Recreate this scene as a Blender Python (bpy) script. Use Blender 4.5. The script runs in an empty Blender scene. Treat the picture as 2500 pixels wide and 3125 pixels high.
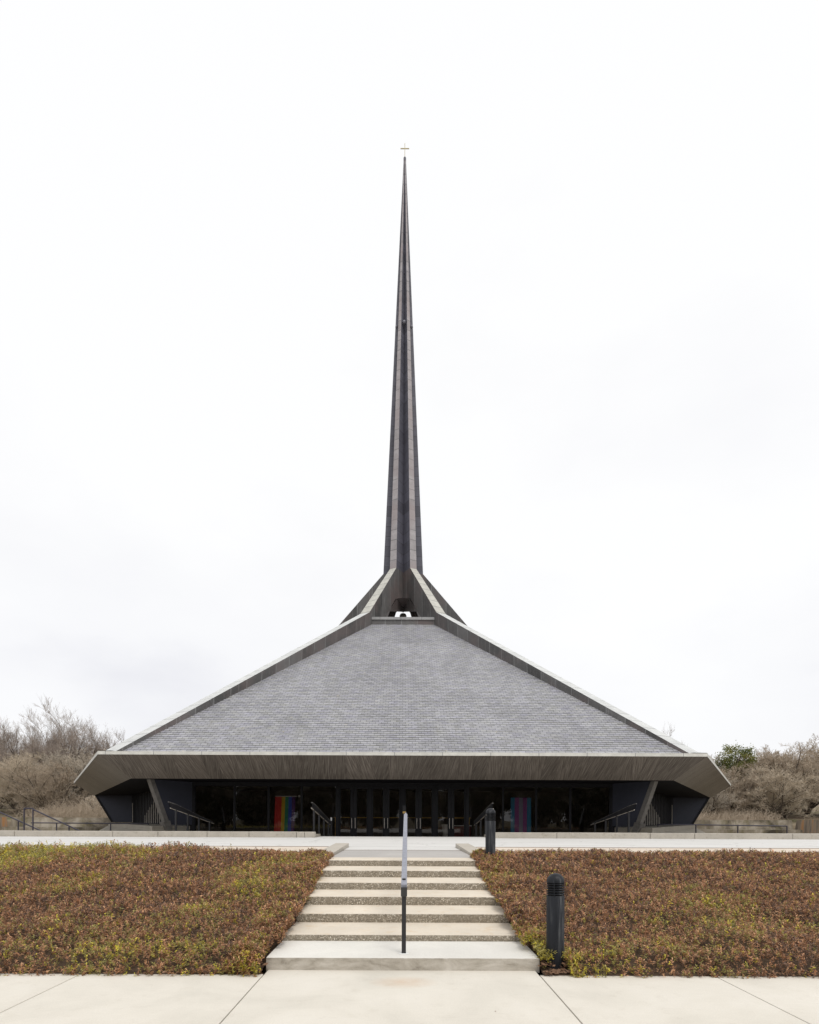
import bpy, math, random
import numpy as np
from mathutils import Vector, Matrix, noise
random.seed(7)
S = bpy.context.scene
R = math.radians
# ------------------------------------------------------------------ camera
F, VX, HY, ROLL, EYE = 1884.0, 1228.0, 2500.0, 0.0038, 1.69
cam = bpy.data.cameras.new('camera')
cam.sensor_fit = 'VERTICAL'; cam.sensor_height = 36; cam.sensor_width = 28.8
cam.lens = F / 3125 * 36
cam.shift_x = (1250 - VX) / 3125; cam.shift_y = (HY - 1562.5) / 3125
cam.clip_start = 0.1; cam.clip_end = 3000
co = bpy.data.objects.new('camera', cam); S.collection.objects.link(co)
co.matrix_world = Matrix.Translation((0, 0, EYE)) @ Matrix.Rotation(math.pi / 2, 4, 'X') @ Matrix.Rotation(ROLL, 4, 'Z')
S.camera = co
# ------------------------------------------------------------------ light
SUN_EL, SUN_AZ = R(60), R(152)         # high, veiled, from the street side and the right
S.view_settings.view_transform = 'Standard'; S.view_settings.look = 'None'
S.view_settings.exposure = 0.0; S.view_settings.gamma = 1
w = bpy.data.worlds.new('World'); S.world = w; w.use_nodes = True
nt = w.node_tree; nt.nodes.clear()
def N(t, typ, **kw):
    n = t.nodes.new(typ)
    for k, v in kw.items(): setattr(n, k, v)
    return n
out = N(nt, 'ShaderNodeOutputWorld'); sky = N(nt, 'ShaderNodeTexSky')
sky.sky_type = 'NISHITA'; sky.sun_disc = False; sky.sun_elevation = SUN_EL; sky.sun_rotation = SUN_AZ
b1 = N(nt, 'ShaderNodeBackground'); b1.inputs[1].default_value = 0.1; nt.links.new(sky.outputs[0], b1.inputs[0])
tc = N(nt, 'ShaderNodeTexCoord'); mp = N(nt, 'ShaderNodeMapping'); mp.inputs['Scale'].default_value = (1.3, 1.3, 2.6)
mp.inputs['Location'].default_value = (3.1, 0.4, 1.7)
nt.links.new(tc.outputs['Generated'], mp.inputs[0])
nz = N(nt, 'ShaderNodeTexNoise'); nz.inputs['Scale'].default_value = 1.6; nz.inputs['Detail'].default_value = 5; nz.inputs['Roughness'].default_value = .5
nt.links.new(mp.outputs[0], nz.inputs[0])
sp = N(nt, 'ShaderNodeSeparateXYZ'); nt.links.new(tc.outputs['Generated'], sp.inputs[0])
ad = N(nt, 'ShaderNodeMath', operation='MULTIPLY_ADD'); nt.links.new(sp.outputs[2], ad.inputs[0]); ad.inputs[1].default_value = .62
nt.links.new(nz.outputs[0], ad.inputs[2])
cr = N(nt, 'ShaderNodeValToRGB'); nt.links.new(ad.outputs[0], cr.inputs[0])
cr.color_ramp.elements[0].position = .45; cr.color_ramp.elements[0].color = (.845, .845, .88, 1)
cr.color_ramp.elements[1].position = .84; cr.color_ramp.elements[1].color = (1.0, 1.0, 1.0, 1)
e = cr.color_ramp.elements.new(.6); e.color = (.94, .94, .955, 1)
b2 = N(nt, 'ShaderNodeBackground'); b2.inputs[1].default_value = 1.05; nt.links.new(cr.outputs[0], b2.inputs[0])
mx = N(nt, 'ShaderNodeMixShader'); mx.inputs[0].default_value = .94
nt.links.new(b1.outputs[0], mx.inputs[1]); nt.links.new(b2.outputs[0], mx.inputs[2]); nt.links.new(mx.outputs[0], out.inputs[0])
sl = bpy.data.lights.new('sun', 'SUN'); sl.energy = 1.4; sl.angle = R(22); sl.color = (1, .955, .89)
so = bpy.data.objects.new('sun', sl); S.collection.objects.link(so)
sdir = Vector((math.sin(SUN_AZ) * math.cos(SUN_EL), math.cos(SUN_AZ) * math.cos(SUN_EL), math.sin(SUN_EL)))
so.rotation_euler = sdir.to_track_quat('Z', 'Y').to_euler()

# ------------------------------------------------------------------ helpers
def at(px, py, d):
    "point of the place that stands d metres ahead at that spot of the photograph"
    dx, dy = px - VX, HY - py
    return Vector(((dx - ROLL * dy) * d / F, d, EYE + (dy + ROLL * dx) * d / F))
def tag(o, label=None, cat=None, group=None, kind=None):
    if label: o['label'] = label
    if cat: o['category'] = cat
    if group: o['group'] = group
    if kind: o['kind'] = kind
    return o
def empty(name, loc=(0, 0, 0), rz=0):
    o = bpy.data.objects.new(name, None); o.empty_display_size = .2
    o.location = loc; o.rotation_euler = (0, 0, rz); S.collection.objects.link(o); return o
class MB:
    def __init__(s): s.v = []; s.f = []; s.uv = []; s.mi = []
    def face(s, pts, m=0, uv=None):
        pts = [Vector(p) for p in pts]
        if uv is None:
            n = Vector((0, 0, 0))
            for i in range(1, len(pts) - 1): n += (pts[i] - pts[0]).cross(pts[i + 1] - pts[0])
            if n.length < 1e-12: n = Vector((0, 0, 1))
            n.normalize(); t = Vector((0, 0, 1)).cross(n)
            t = Vector((1, 0, 0)) if t.length < 1e-3 else t.normalized()
            b = n.cross(t); uv = [(p.dot(t), p.dot(b)) for p in pts]
        i0 = len(s.v); s.v += [tuple(p) for p in pts]; s.f.append(list(range(i0, i0 + len(pts)))); s.uv += uv; s.mi.append(m)
    def hexa(s, a, b, m=0, ms=None):
        "solid between two quads a (bottom, ccw seen from above) and b (top)"
        ms = ms or [m] * 6
        s.face(a[::-1], ms[0]); s.face(b, ms[1])
        for i in range(4):
            j = (i + 1) % 4; s.face([a[i], a[j], b[j], b[i]], ms[2 + i])
    def box(s, x0, x1, y0, y1, z0, z1, m=0, mtop=None):
        a = [(x0, y0, z0), (x1, y0, z0), (x1, y1, z0), (x0, y1, z0)]; b = [(p[0], p[1], z1) for p in a]
        s.hexa(a, b, m, [m, m if mtop is None else mtop, m, m, m, m])
    def bar(s, p, q, wd, ht, m=0, up=(0, 0, 1)):
        p, q = Vector(p), Vector(q); d = (q - p).normalized(); u = Vector(up)
        if abs(d.dot(u)) > .98: u = Vector((0, 1, 0))
        r = d.cross(u).normalized(); u = r.cross(d).normalized()
        c = [(-wd / 2, -ht / 2), (wd / 2, -ht / 2), (wd / 2, ht / 2), (-wd / 2, ht / 2)]
        A = [p + r * x + u * y for x, y in c]; B = [q + r * x + u * y for x, y in c]
        s.face(A, m); s.face(B[::-1], m)
        for i in range(4):
            j = (i + 1) % 4; s.face([A[j], A[i], B[i], B[j]], m)
    def tube(s, p, q, r0, r1=None, n=10, m=0):
        r1 = r0 if r1 is None else r1
        p, q = Vector(p), Vector(q); d = (q - p).normalized(); u = Vector((0, 0, 1)) if abs(d.z) < .9 else Vector((1, 0, 0))
        a = d.cross(u).normalized(); b = d.cross(a)
        P = [p + (a * math.cos(t) + b * math.sin(t)) * r0 for t in [2 * math.pi * k / n for k in range(n)]]
        Q = [q + (a * math.cos(t) + b * math.sin(t)) * r1 for t in [2 * math.pi * k / n for k in range(n)]]
        for i in range(n):
            j = (i + 1) % n; s.face([P[j], P[i], Q[i], Q[j]], m)
        s.face(P, m); s.face(Q[::-1], m)
    def lathe(s, prof, c=(0, 0, 0), n=32, m=0):
        c = Vector(c)
        for (r0, z0), (r1, z1) in zip(prof, prof[1:]):
            for k in range(n):
                a, b = 2 * math.pi * k / n, 2 * math.pi * (k + 1) / n
                P = [c + Vector((r0 * math.cos(a), r0 * math.sin(a), z0)), c + Vector((r0 * math.cos(b), r0 * math.sin(b), z0)),
                     c + Vector((r1 * math.cos(b), r1 * math.sin(b), z1)), c + Vector((r1 * math.cos(a), r1 * math.sin(a), z1))]
                if r0 < 1e-6: P = P[1:]
                elif r1 < 1e-6: P = P[:3]
                s.face(P, m)
    def build(s, name, mats, parent=None, smooth=False, bevel=0):
        me = bpy.data.meshes.new(name); me.from_pydata(s.v, [], s.f)
        if not isinstance(mats, (list, tuple)): mats = [mats]
        for mt in mats: me.materials.append(mt)
        ul = me.uv_layers.new(name='UVMap'); ul.data.foreach_set('uv', np.array(s.uv, dtype=np.float32).ravel())
        me.polygons.foreach_set('material_index', s.mi)
        if smooth or bevel:
            import bmesh
            bm = bmesh.new(); bm.from_mesh(me); bmesh.ops.remove_doubles(bm, verts=bm.verts, dist=1e-5)
            if smooth:
                for f in bm.faces: f.smooth = True
                for ed in bm.edges:
                    if len(ed.link_faces) == 2 and ed.calc_face_angle(0) > R(38): ed.smooth = False
            bm.to_mesh(me); bm.free()
        me.update()
        o = bpy.data.objects.new(name, me); S.collection.objects.link(o)
        if bevel:
            md = o.modifiers.new('bevel', 'BEVEL'); md.width = bevel; md.segments = 2; md.limit_method = 'ANGLE'
        if parent: o.parent = parent
        return o
def np_mesh(name, verts, quads, mat, cols=None, parent=None):
    me = bpy.data.meshes.new(name); nv, nf = len(verts), len(quads); k = quads.shape[1]
    me.vertices.add(nv); me.vertices.foreach_set('co', verts.astype(np.float32).ravel())
    me.loops.add(nf * k); me.loops.foreach_set('vertex_index', quads.astype(np.int32).ravel())
    me.polygons.add(nf); me.polygons.foreach_set('loop_start', np.arange(0, nf * k, k, dtype=np.int32))
    me.update(calc_edges=True)
    if cols is not None:
        ca = me.color_attributes.new('tint', 'FLOAT_COLOR', 'POINT'); ca.data.foreach_set('color', cols.astype(np.float32).ravel())
    me.materials.append(mat)
    o = bpy.data.objects.new(name, me); S.collection.objects.link(o)
    if parent: o.parent = parent
    return o

# ------------------------------------------------------------------ materials
class Mt:
    def __init__(s, name, rough=.7, spec=.3, metal=0):
        s.m = bpy.data.materials.new(name); s.m.use_nodes = True; s.t = s.m.node_tree
        s.b = s.t.nodes['Principled BSDF']; s.b.inputs['Roughness'].default_value = rough
        s.b.inputs['Specular IOR Level'].default_value = spec; s.b.inputs['Metallic'].default_value = metal
        s.co = N(s.t, 'ShaderNodeTexCoord'); s.bump_h = None
    def L(s, a, b): s.t.links.new(a, b)
    def uv(s, sx=1, sy=1, sz=1, obj=False, rot=0):
        mp = N(s.t, 'ShaderNodeMapping'); mp.inputs['Scale'].default_value = (sx, sy, sz); mp.inputs['Rotation'].default_value = (0, 0, rot)
        s.L(s.co.outputs['Object' if obj else 'UV'], mp.inputs[0]); return mp.outputs[0]
    def noise(s, vec, scale=5, detail=4, rough=.55, dist=0):
        n = N(s.t, 'ShaderNodeTexNoise'); n.inputs['Scale'].default_value = scale; n.inputs['Detail'].default_value = detail
        n.inputs['Roughness'].default_value = rough; n.inputs['Distortion'].default_value = dist; s.L(vec, n.inputs[0]); return n.outputs[0]
    def ramp(s, fac, stops):
        r = N(s.t, 'ShaderNodeValToRGB'); s.L(fac, r.inputs[0]); el = r.color_ramp.elements
        while len(el) < len(stops): el.new(.5)
        for e, (p, c) in zip(el, stops):
            e.position = p; e.color = (c, c, c, 1) if isinstance(c, (int, float)) else (*c, 1)
        return r.outputs[0]
    def mix(s, fac, a, b, mode='MIX'):
        m = N(s.t, 'ShaderNodeMix', data_type='RGBA', blend_type=mode)
        for sock, v in ((m.inputs[0], fac), (m.inputs[6], a), (m.inputs[7], b)):
            if hasattr(v, 'is_linked'): s.L(v, sock)
            elif isinstance(v, (int, float)) and sock != m.inputs[0]: sock.default_value = (v, v, v, 1)
            elif isinstance(v, tuple): sock.default_value = (*v, 1)
            else: sock.default_value = v
        return m.outputs[2]
    def math(s, op, a, b=0, c=0):
        m = N(s.t, 'ShaderNodeMath', operation=op)
        for sock, v in zip(m.inputs, (a, b, c)):
            if hasattr(v, 'is_linked'): s.L(v, sock)
            else: sock.default_value = v
        return m.outputs[0]
    def brick(s, vec, c1, c2, mortar, bw, rh, ms, off=.5, bias=0, sm=.1):
        b = N(s.t, 'ShaderNodeTexBrick'); b.offset = off; s.L(vec, b.inputs[0])
        for i, c in ((1, c1), (2, c2), (3, mortar)): b.inputs[i].default_value = (*c, 1) if isinstance(c, tuple) else (c, c, c, 1)
        b.inputs['Scale'].default_value = 1; b.inputs['Mortar Size'].default_value = ms; b.inputs['Mortar Smooth'].default_value = sm
        b.inputs['Bias'].default_value = bias; b.inputs['Brick Width'].default_value = bw; b.inputs['Row Height'].default_value = rh
        return b.outputs
    def col(s, c):
        if hasattr(c, 'is_linked'): s.L(c, s.b.inputs['Base Color'])
        else: s.b.inputs['Base Color'].default_value = (*c, 1)
        return s
    def bump(s, h, strength=.3, dist=.01):
        b = N(s.t, 'ShaderNodeBump'); b.inputs['Strength'].default_value = strength; b.inputs['Distance'].default_value = dist
        s.L(h, b.inputs['Height']); s.L(b.outputs[0], s.b.inputs['Normal']); return s
def plain(name, c, rough=.6, spec=.3, var=.15, sc=6, metal=0):
    m = Mt(name, rough, spec, metal); v = m.noise(m.uv(obj=True), sc, 5)
    lo = tuple(x * (1 - var) for x in c); hi = tuple(x * (1 + var) for x in c)
    m.col(m.ramp(v, [(.3, lo), (.7, hi)])); m.bump(v, .15, .004); return m.m
def concrete(name, c, stain=(.35, .25, .15), st=.3, fine=60, big=.7, bump=.25):
    m = Mt(name, .85, .2); v = m.uv(obj=True)
    a = m.noise(v, fine, 3, .7); b = m.noise(v, big, 6, .6, .4); g = m.noise(v, big * 6, 5, .6)
    base = m.ramp(b, [(.3, tuple(x * .88 for x in c)), (.7, tuple(min(1, x * 1.06) for x in c))])
    k = m.mix(m.ramp(g, [(.55, 0.0), (.75, st)]), base, tuple(x * y * 1.7 for x, y in zip(c, stain)))
    k = m.mix(.5, k, m.ramp(a, [(.3, .75), (.7, 1.0)]), 'MULTIPLY')
    m.col(k); m.bump(a, bump, .003); return m.m
M = {}
M['sidewalk'] = concrete('cream_concrete', (.73, .675, .585), st=.10)
def mk_sidewalk():
    m = Mt('cream_sidewalk_concrete', .85, .2); v = m.uv(obj=True)
    a = m.noise(v, 70, 3, .7); b = m.noise(v, .8, 7, .62, .4); g = m.noise(v, 5, 6, .65); br = m.noise(m.uv(2, 60, 1, obj=True), 2, 3)
    k = m.ramp(b, [(.3, (.62, .585, .515)), (.5, (.70, .66, .585)), (.7, (.75, .71, .64))])
    k = m.mix(m.ramp(g, [(.56, 0.0), (.78, .35)]), k, (.5, .45, .37))
    k = m.mix(m.ramp(m.noise(v, 19, 3, .8), [(.73, 0.0), (.77, .5)]), k, (.3, .25, .19))
    k = m.mix(.3, k, m.ramp(br, [(.3, .85), (.7, 1.0)]), 'MULTIPLY')
    k = m.mix(.5, k, m.ramp(a, [(.3, .78), (.7, 1.0)]), 'MULTIPLY')
    mp = N(m.t, 'ShaderNodeMapping'); mp.inputs['Location'].default_value = (-.05, -25.6, 0); mp.inputs['Scale'].default_value = (2.6, 4.0, 1); m.L(m.co.outputs['Object'], mp.inputs[0])
    ln = N(m.t, 'ShaderNodeVectorMath', operation='LENGTH'); m.L(mp.outputs[0], ln.inputs[0])
    sp = m.math('MULTIPLY', m.math('SUBTRACT', 1.0, m.math('MINIMUM', ln.outputs['Value'], 1.0)), m.math('MULTIPLY', m.noise(v, 9, 5, .7), 1.1))
    k = m.mix(m.math('MULTIPLY', sp, .6), k, (.5, .26, .09))
    m.col(k); m.bump(a, .3, .003); return m.m
M['sidewalk'] = mk_sidewalk()
M['newstep'] = concrete('new_white_concrete', (.74, .72, .67), st=.05)
M['dark'] = plain('joint_dark', (.035, .032, .028))
M['kerb'] = concrete('kerb_concrete', (.5, .46, .4), stain=(.3, .28, .22), st=.55, big=1.6)
M['tread'] = concrete('tan_tread', (.71, .635, .53), stain=(.52, .42, .3), st=.55, big=1.2)
M['plinth'] = concrete('plinth_concrete', (.36, .33, .28), st=.3)
def mk_newriser():
    m = Mt('new_riser', .85, .2); v = m.uv(obj=True)
    a = m.noise(m.uv(1, 1, 2.5, obj=True), 3.2, 8, .65, .6); f = m.noise(v, 90, 3)
    k = m.ramp(a, [(.32, (.27, .24, .2)), (.47, (.46, .42, .36)), (.7, (.62, .58, .52))])
    m.col(m.mix(.4, k, m.ramp(f, [(.3, .7), (.7, 1.0)]), 'MULTIPLY')); m.bump(f, .3, .003); return m.m
M['newriser'] = mk_newriser()
def mk_agg():
    m = Mt('exposed_aggregate', .9, .2); v = m.uv(obj=True)
    vo = N(m.t, 'ShaderNodeTexVoronoi'); vo.inputs['Scale'].default_value = 75; m.L(v, vo.inputs[0])
    ed = N(m.t, 'ShaderNodeTexVoronoi', feature='DISTANCE_TO_EDGE'); ed.inputs['Scale'].default_value = 75; m.L(v, ed.inputs[0])
    sep = N(m.t, 'ShaderNodeSeparateColor'); m.L(vo.outputs['Color'], sep.inputs[0])
    k = m.ramp(sep.outputs[0], [(0, (.19, .165, .13)), (.5, (.34, .295, .23)), (.8, (.48, .42, .335)), (1, (.85, .79, .68))])
    k = m.mix(m.ramp(ed.outputs[0], [(0, 1.0), (.12, 0.0)]), k, (.22, .19, .15))
    g = m.noise(v, 1.6, 5); k = m.mix(m.ramp(g, [(.4, 0.0), (.7, .6)]), k, (.25, .215, .165))
    m.col(k); m.bump(ed.outputs[0], .8, .01); return m.m
M['agg'] = mk_agg()
def mk_road():
    m = Mt('white_road_concrete', .8, .2); v = m.uv(obj=True)
    a = m.noise(m.uv(.12, 1.4, 1, obj=True), 2.2, 6, .6, .4); f = m.noise(v, 40, 3)
    k = m.ramp(a, [(.3, (.54, .53, .51)), (.5, (.63, .62, .60)), (.7, (.68, .67, .65))])
    cr = N(m.t, 'ShaderNodeTexVoronoi', feature='DISTANCE_TO_EDGE'); cr.inputs['Scale'].default_value = .28
    wp = m.noise(v, 1.4, 4); mm = N(m.t, 'ShaderNodeVectorMath', operation='ADD'); m.L(v, mm.inputs[0]); m.L(m.mix(.5, wp, wp), mm.inputs[1]); m.L(mm.outputs[0], cr.inputs[0])
    k = m.mix(m.ramp(cr.outputs[0], [(0, .6), (.006, 0.0)]), k, (.25, .24, .22))
    m.col(m.mix(.3, k, m.ramp(f, [(.3, .8), (.7, 1.0)]), 'MULTIPLY')); m.bump(f, .2, .003); return m.m
M['road'] = mk_road()
M['landing'] = concrete('grey_landing', (.46, .44, .42), st=.15)
M['strip'] = concrete('beige_strip', (.7, .61, .51), st=.1)
def mk_slate():
    m = Mt('roof_slate', .5, .45); v = m.uv()
    sp = N(m.t, 'ShaderNodeSeparateXYZ'); m.L(v, sp.inputs[0])
    wob = m.math('MULTIPLY', m.math('SUBTRACT', m.noise(m.uv(2.2, 4.3), 1, 2), .5), .05)
    cb = N(m.t, 'ShaderNodeCombineXYZ'); m.L(sp.outputs[0], cb.inputs[0]); m.L(m.math('ADD', sp.outputs[1], wob), cb.inputs[1]); vv = cb.outputs[0]
    o2 = m.brick(vv, (.29, .29, .31), (.40, .40, .425), (.10, .10, .11), .31, .235, .010, .5, sm=.1)
    fr = m.math('FRACT', m.math('DIVIDE', m.math('ADD', sp.outputs[1], wob), .235))
    thick = m.math('ADD', .10, m.math('MULTIPLY', m.math('MAXIMUM', m.math('SUBTRACT', m.noise(m.uv(2.9, 4.25), 1, 2), .38), 0), .62))
    line = m.math('LESS_THAN', fr, thick)
    tint = m.ramp(m.noise(m.uv(1.3, 4.3), 1, 2, .5), [(.3, (.95, .94, 1.05)), (.5, (1, 1, 1)), (.72, (1.0, 1.0, .9))])
    k = m.mix(1.0, o2[0], tint, 'MULTIPLY')
    k = m.mix(m.math('MULTIPLY', line, .93), k, (.045, .045, .04))
    st = m.noise(m.uv(.45, .1), 1.3, 5); k = m.mix(.6, k, m.ramp(st, [(.35, .8), (.65, 1.0)]), 'MULTIPLY')
    k = m.mix(.7, k, m.ramp(m.noise(m.uv(.22, .3), 1, 4, .6), [(.35, .78), (.62, 1.05)]), 'MULTIPLY')
    k = m.mix(m.ramp(m.noise(m.uv(3.2, .25), 1, 3), [(.66, 0.0), (.72, .3)]), k, (.2, .19, .17))
    sy = m.noise(v, 2.3, 2); k = m.mix(m.ramp(sy, [(.71, 0.0), (.75, .45)]), k, (.5, .44, .3))
    m.col(k); m.bump(m.math('SUBTRACT', 1.0, line), .6, .02); return m.m
M['slate'] = mk_slate()
def metal_panel(name, c, bw, rh, seam, var=.12, ms=.012, streak=0, rough=.5, rust=None, off=0.0):
    m = Mt(name, rough, .4); v = m.uv(); m.t.nodes[-1].inputs['Location'].default_value = (11.37, 0, 0)
    o = m.brick(v, tuple(x * (1 - var) for x in c), tuple(x * (1 + var) for x in c), seam, bw, rh, ms, off)
    k = m.mix(.5, o[0], m.ramp(m.noise(v, 2.2, 6, .62, .3), [(.3, .6), (.7, 1.15)]), 'MULTIPLY')
    if streak:
        a = m.noise(m.uv(9, .35), 1, 4, .6); k = m.mix(m.ramp(a, [(.6, 0.0), (.72, streak)]), k, tuple(min(1, x * 2.6 + .03) for x in c))
    if rust:
        g = m.noise(m.uv(.35, .35), 1, 4); k = m.mix(m.ramp(g, [(.45, 0.0), (.62, .7)]), k, rust)
    m.col(k); m.bump(m.noise(v, 3, 3), .15, .02); return m.m
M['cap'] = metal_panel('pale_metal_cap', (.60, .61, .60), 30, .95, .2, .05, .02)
M['cap_warm'] = metal_panel('warm_metal_cap', (.53, .52, .47), 30, .8, .15, .06, .02)
M['lip'] = metal_panel('grey_lip', (.36, .36, .36), 1.6, 20, .2, .05, .02)
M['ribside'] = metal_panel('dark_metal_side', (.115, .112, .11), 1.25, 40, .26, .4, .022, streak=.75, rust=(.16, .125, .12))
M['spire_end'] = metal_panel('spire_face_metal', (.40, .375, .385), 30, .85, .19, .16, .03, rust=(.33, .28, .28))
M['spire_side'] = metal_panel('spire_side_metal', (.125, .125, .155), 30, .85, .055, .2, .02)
M['band'] = metal_panel('eave_band', (.66, .65, .6), 2.2, 20, .3, .04, .015)
def mk_fascia():
    m = Mt('rippled_fascia', .45, .4); v = m.uv()
    # each panel leans its ripples its own way
    o = m.brick(m.uv(), 0.0, 1.0, .5, .66, 50, 0, 0.0)
    sp = N(m.t, 'ShaderNodeSeparateXYZ'); m.L(v, sp.inputs[0])
    sh = m.math('MULTIPLY', m.math('SUBTRACT', o[0], .5), .5)
    x2 = m.math('ADD', sp.outputs[0], m.math('MULTIPLY', sh, sp.outputs[1]))
    cb = N(m.t, 'ShaderNodeCombineXYZ'); m.L(m.math('MULTIPLY', x2, 26), cb.inputs[0]); m.L(m.math('MULTIPLY', sp.outputs[1], .9), cb.inputs[1])
    rp = m.noise(cb.outputs[0], 1, 3, .6, .8)
    k = m.ramp(rp, [(.3, (.082, .07, .06)), (.5, (.17, .146, .126)), (.75, (.32, .285, .25))])
    o2 = m.brick(m.uv(), (.72, .72, .72), (1.0, 1.0, 1.0), .45, .66, 50, .008, 0.0)
    k = m.mix(.9, k, o2[0], 'MULTIPLY')
    lg = m.noise(m.uv(4, .5), 1, 2); k = m.mix(m.ramp(lg, [(.72, 0.0), (.76, .35)]), k, (.4, .38, .34))
    m.col(k); m.bump(rp, .5, .02); return m.m
M['fascia'] = mk_fascia()
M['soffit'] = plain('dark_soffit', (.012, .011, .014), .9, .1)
M['frame'] = plain('black_frame', (.012, .012, .015), .5, .2)
M['wing'] = plain('blue_grey_panel', (.048, .052, .072), .6, .25, .06)
M['strut'] = plain('strut_steel', (.17, .16, .15), .5, .4, .2)
M['slat'] = plain('pale_rail_lit_slat', (.5, .46, .41), .5)  # pale rail and handle metal; on the slats it is light put into colour
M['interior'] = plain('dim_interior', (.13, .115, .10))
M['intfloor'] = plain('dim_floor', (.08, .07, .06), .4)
M['gold'] = plain('brass', (.75, .5, .16), .35, .5, .1, metal=.5)
M['goldleaf'] = plain('gilt', (.42, .36, .2), .4, .5, .05, metal=.3)
M['white'] = plain('white_paint', (.75, .75, .73))
M['black'] = plain('black_paint', (.02, .02, .023), .4, .5)
M['railpipe'] = plain('dark_purple_pipe', (.045, .04, .06), .45, .5)
def mk_glass():
    m = bpy.data.materials.new('tinted_glass'); m.use_nodes = True; t = m.node_tree; t.nodes.clear()
    o = N(t, 'ShaderNodeOutputMaterial'); tr = N(t, 'ShaderNodeBsdfTransparent'); tr.inputs[0].default_value = (.78, .76, .74, 1)
    gl = N(t, 'ShaderNodeBsdfGlossy'); gl.inputs['Roughness'].default_value = .0; gl.inputs[0].default_value = (.9, .9, .9, 1)
    fr = N(t, 'ShaderNodeFresnel'); fr.inputs[0].default_value = 1.5
    nz = N(t, 'ShaderNodeTexNoise'); nz.inputs['Scale'].default_value = .5; tc = N(t, 'ShaderNodeTexCoord'); t.links.new(tc.outputs['Object'], nz.inputs[0])
    bp = N(t, 'ShaderNodeBump'); bp.inputs['Strength'].default_value = .12; bp.inputs['Distance'].default_value = .05
    t.links.new(nz.outputs[0], bp.inputs['Height']); t.links.new(bp.outputs[0], gl.inputs['Normal'])
    mx = N(t, 'ShaderNodeMixShader'); mu = N(t, 'ShaderNodeMath', operation='MULTIPLY'); mu.inputs[1].default_value = 1.5
    t.links.new(fr.outputs[0], mu.inputs[0]); t.links.new(mu.outputs[0], mx.inputs[0])
    t.links.new(tr.outputs[0], mx.inputs[1]); t.links.new(gl.outputs[0], mx.inputs[2]); t.links.new(mx.outputs[0], o.inputs[0]); return m
M['glass'] = mk_glass()
def mk_bollard():
    m = Mt('weathered_black_paint', .45, .22); v = m.uv(obj=True)
    a = m.noise(m.uv(14, 14, 1.1, obj=True), 1, 5, .6); f = m.noise(v, 45, 4, .7)
    k = m.ramp(a, [(.35, (.010, .011, .014)), (.56, (.018, .02, .025)), (.76, (.12, .125, .13))])
    k = m.mix(m.ramp(f, [(.7, 0.0), (.78, .5)]), k, (.25, .25, .24))
    m.col(k); m.L(m.ramp(a, [(.3, .35), (.7, .6)]), m.b.inputs['Roughness']); m.bump(f, .15, .002); return m.m
M['bollard'] = mk_bollard()
def mk_leaf(name, rough=.55):
    m = Mt(name, rough, .25); at_ = N(m.t, 'ShaderNodeAttribute', attribute_name='tint'); m.L(at_.outputs['Color'], m.b.inputs['Base Color'])
    tl = N(m.t, 'ShaderNodeBsdfTranslucent'); m.L(at_.outputs['Color'], tl.inputs[0]); mx = N(m.t, 'ShaderNodeMixShader'); mx.inputs[0].default_value = .35
    m.L(m.b.outputs[0], mx.inputs[1]); m.L(tl.outputs[0], mx.inputs[2]); m.L(mx.outputs[0], m.t.nodes['Material Output'].inputs[0]); return m.m
M['leaf'] = mk_leaf('ground_cover_leaf', .45)
def mk_bark(name, c):
    m = Mt(name, .9, .15); v = m.noise(m.uv(obj=True), 1.3, 3); m.col(m.ramp(v, [(.3, tuple(x * .8 for x in c)), (.7, tuple(x * 1.2 for x in c))])); return m.m
M['bark'] = mk_bark('grey_bark', (.13, .11, .09))
M['twig'] = mk_bark('tan_twigs', (.58, .495, .385))
M['twig_dark'] = mk_bark('reddish_grey_twigs', (.38, .32, .275))
M['soil'] = plain('soil', (.085, .06, .042), .95, .1, .4, 9)
def mk_terrain():
    m = Mt('leaf_littered_ground', .95, .1); v = m.uv(obj=True)
    a = m.noise(v, .15, 5); f = m.noise(v, 3, 5, .7)
    k = m.ramp(a, [(.35, (.2, .15, .11)), (.52, (.23, .19, .13)), (.65, (.14, .14, .07))])
    m.col(m.mix(.6, k, m.ramp(f, [(.3, .6), (.7, 1.1)]), 'MULTIPLY')); m.bump(f, .5, .05); return m.m
M['terrain'] = mk_terrain()
def mk_wall():
    m = Mt('mossy_wall', .9, .15); v = m.uv(obj=True)
    a = m.noise(v, .55, 7, .65, .5); s = m.noise(m.uv(1.5, 1.5, .4, obj=True), 1.2, 5, .6); f = m.noise(v, 22, 3)
    k = m.ramp(a, [(.36, (.07, .06, .045)), (.5, (.25, .215, .165)), (.64, (.42, .375, .31))])
    k = m.mix(m.ramp(s, [(.52, 0.0), (.68, .6)]), k, (.16, .14, .07))
    m.col(m.mix(.4, k, m.ramp(f, [(.3, .7), (.7, 1.0)]), 'MULTIPLY')); m.bump(f, .4, .01); return m.m
M['wall'] = mk_wall()
def mk_rust():
    m = Mt('rust_streaked_wall', .85, .15); a = m.noise(m.uv(1.4, .12), 1.6, 4, .6)
    k = m.ramp(a, [(.35, (.1, .085, .07)), (.5, (.26, .21, .16)), (.6, (.38, .2, .09)), (.7, (.3, .13, .06))]); m.col(k); return m.m
M['rust'] = mk_rust()

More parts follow.
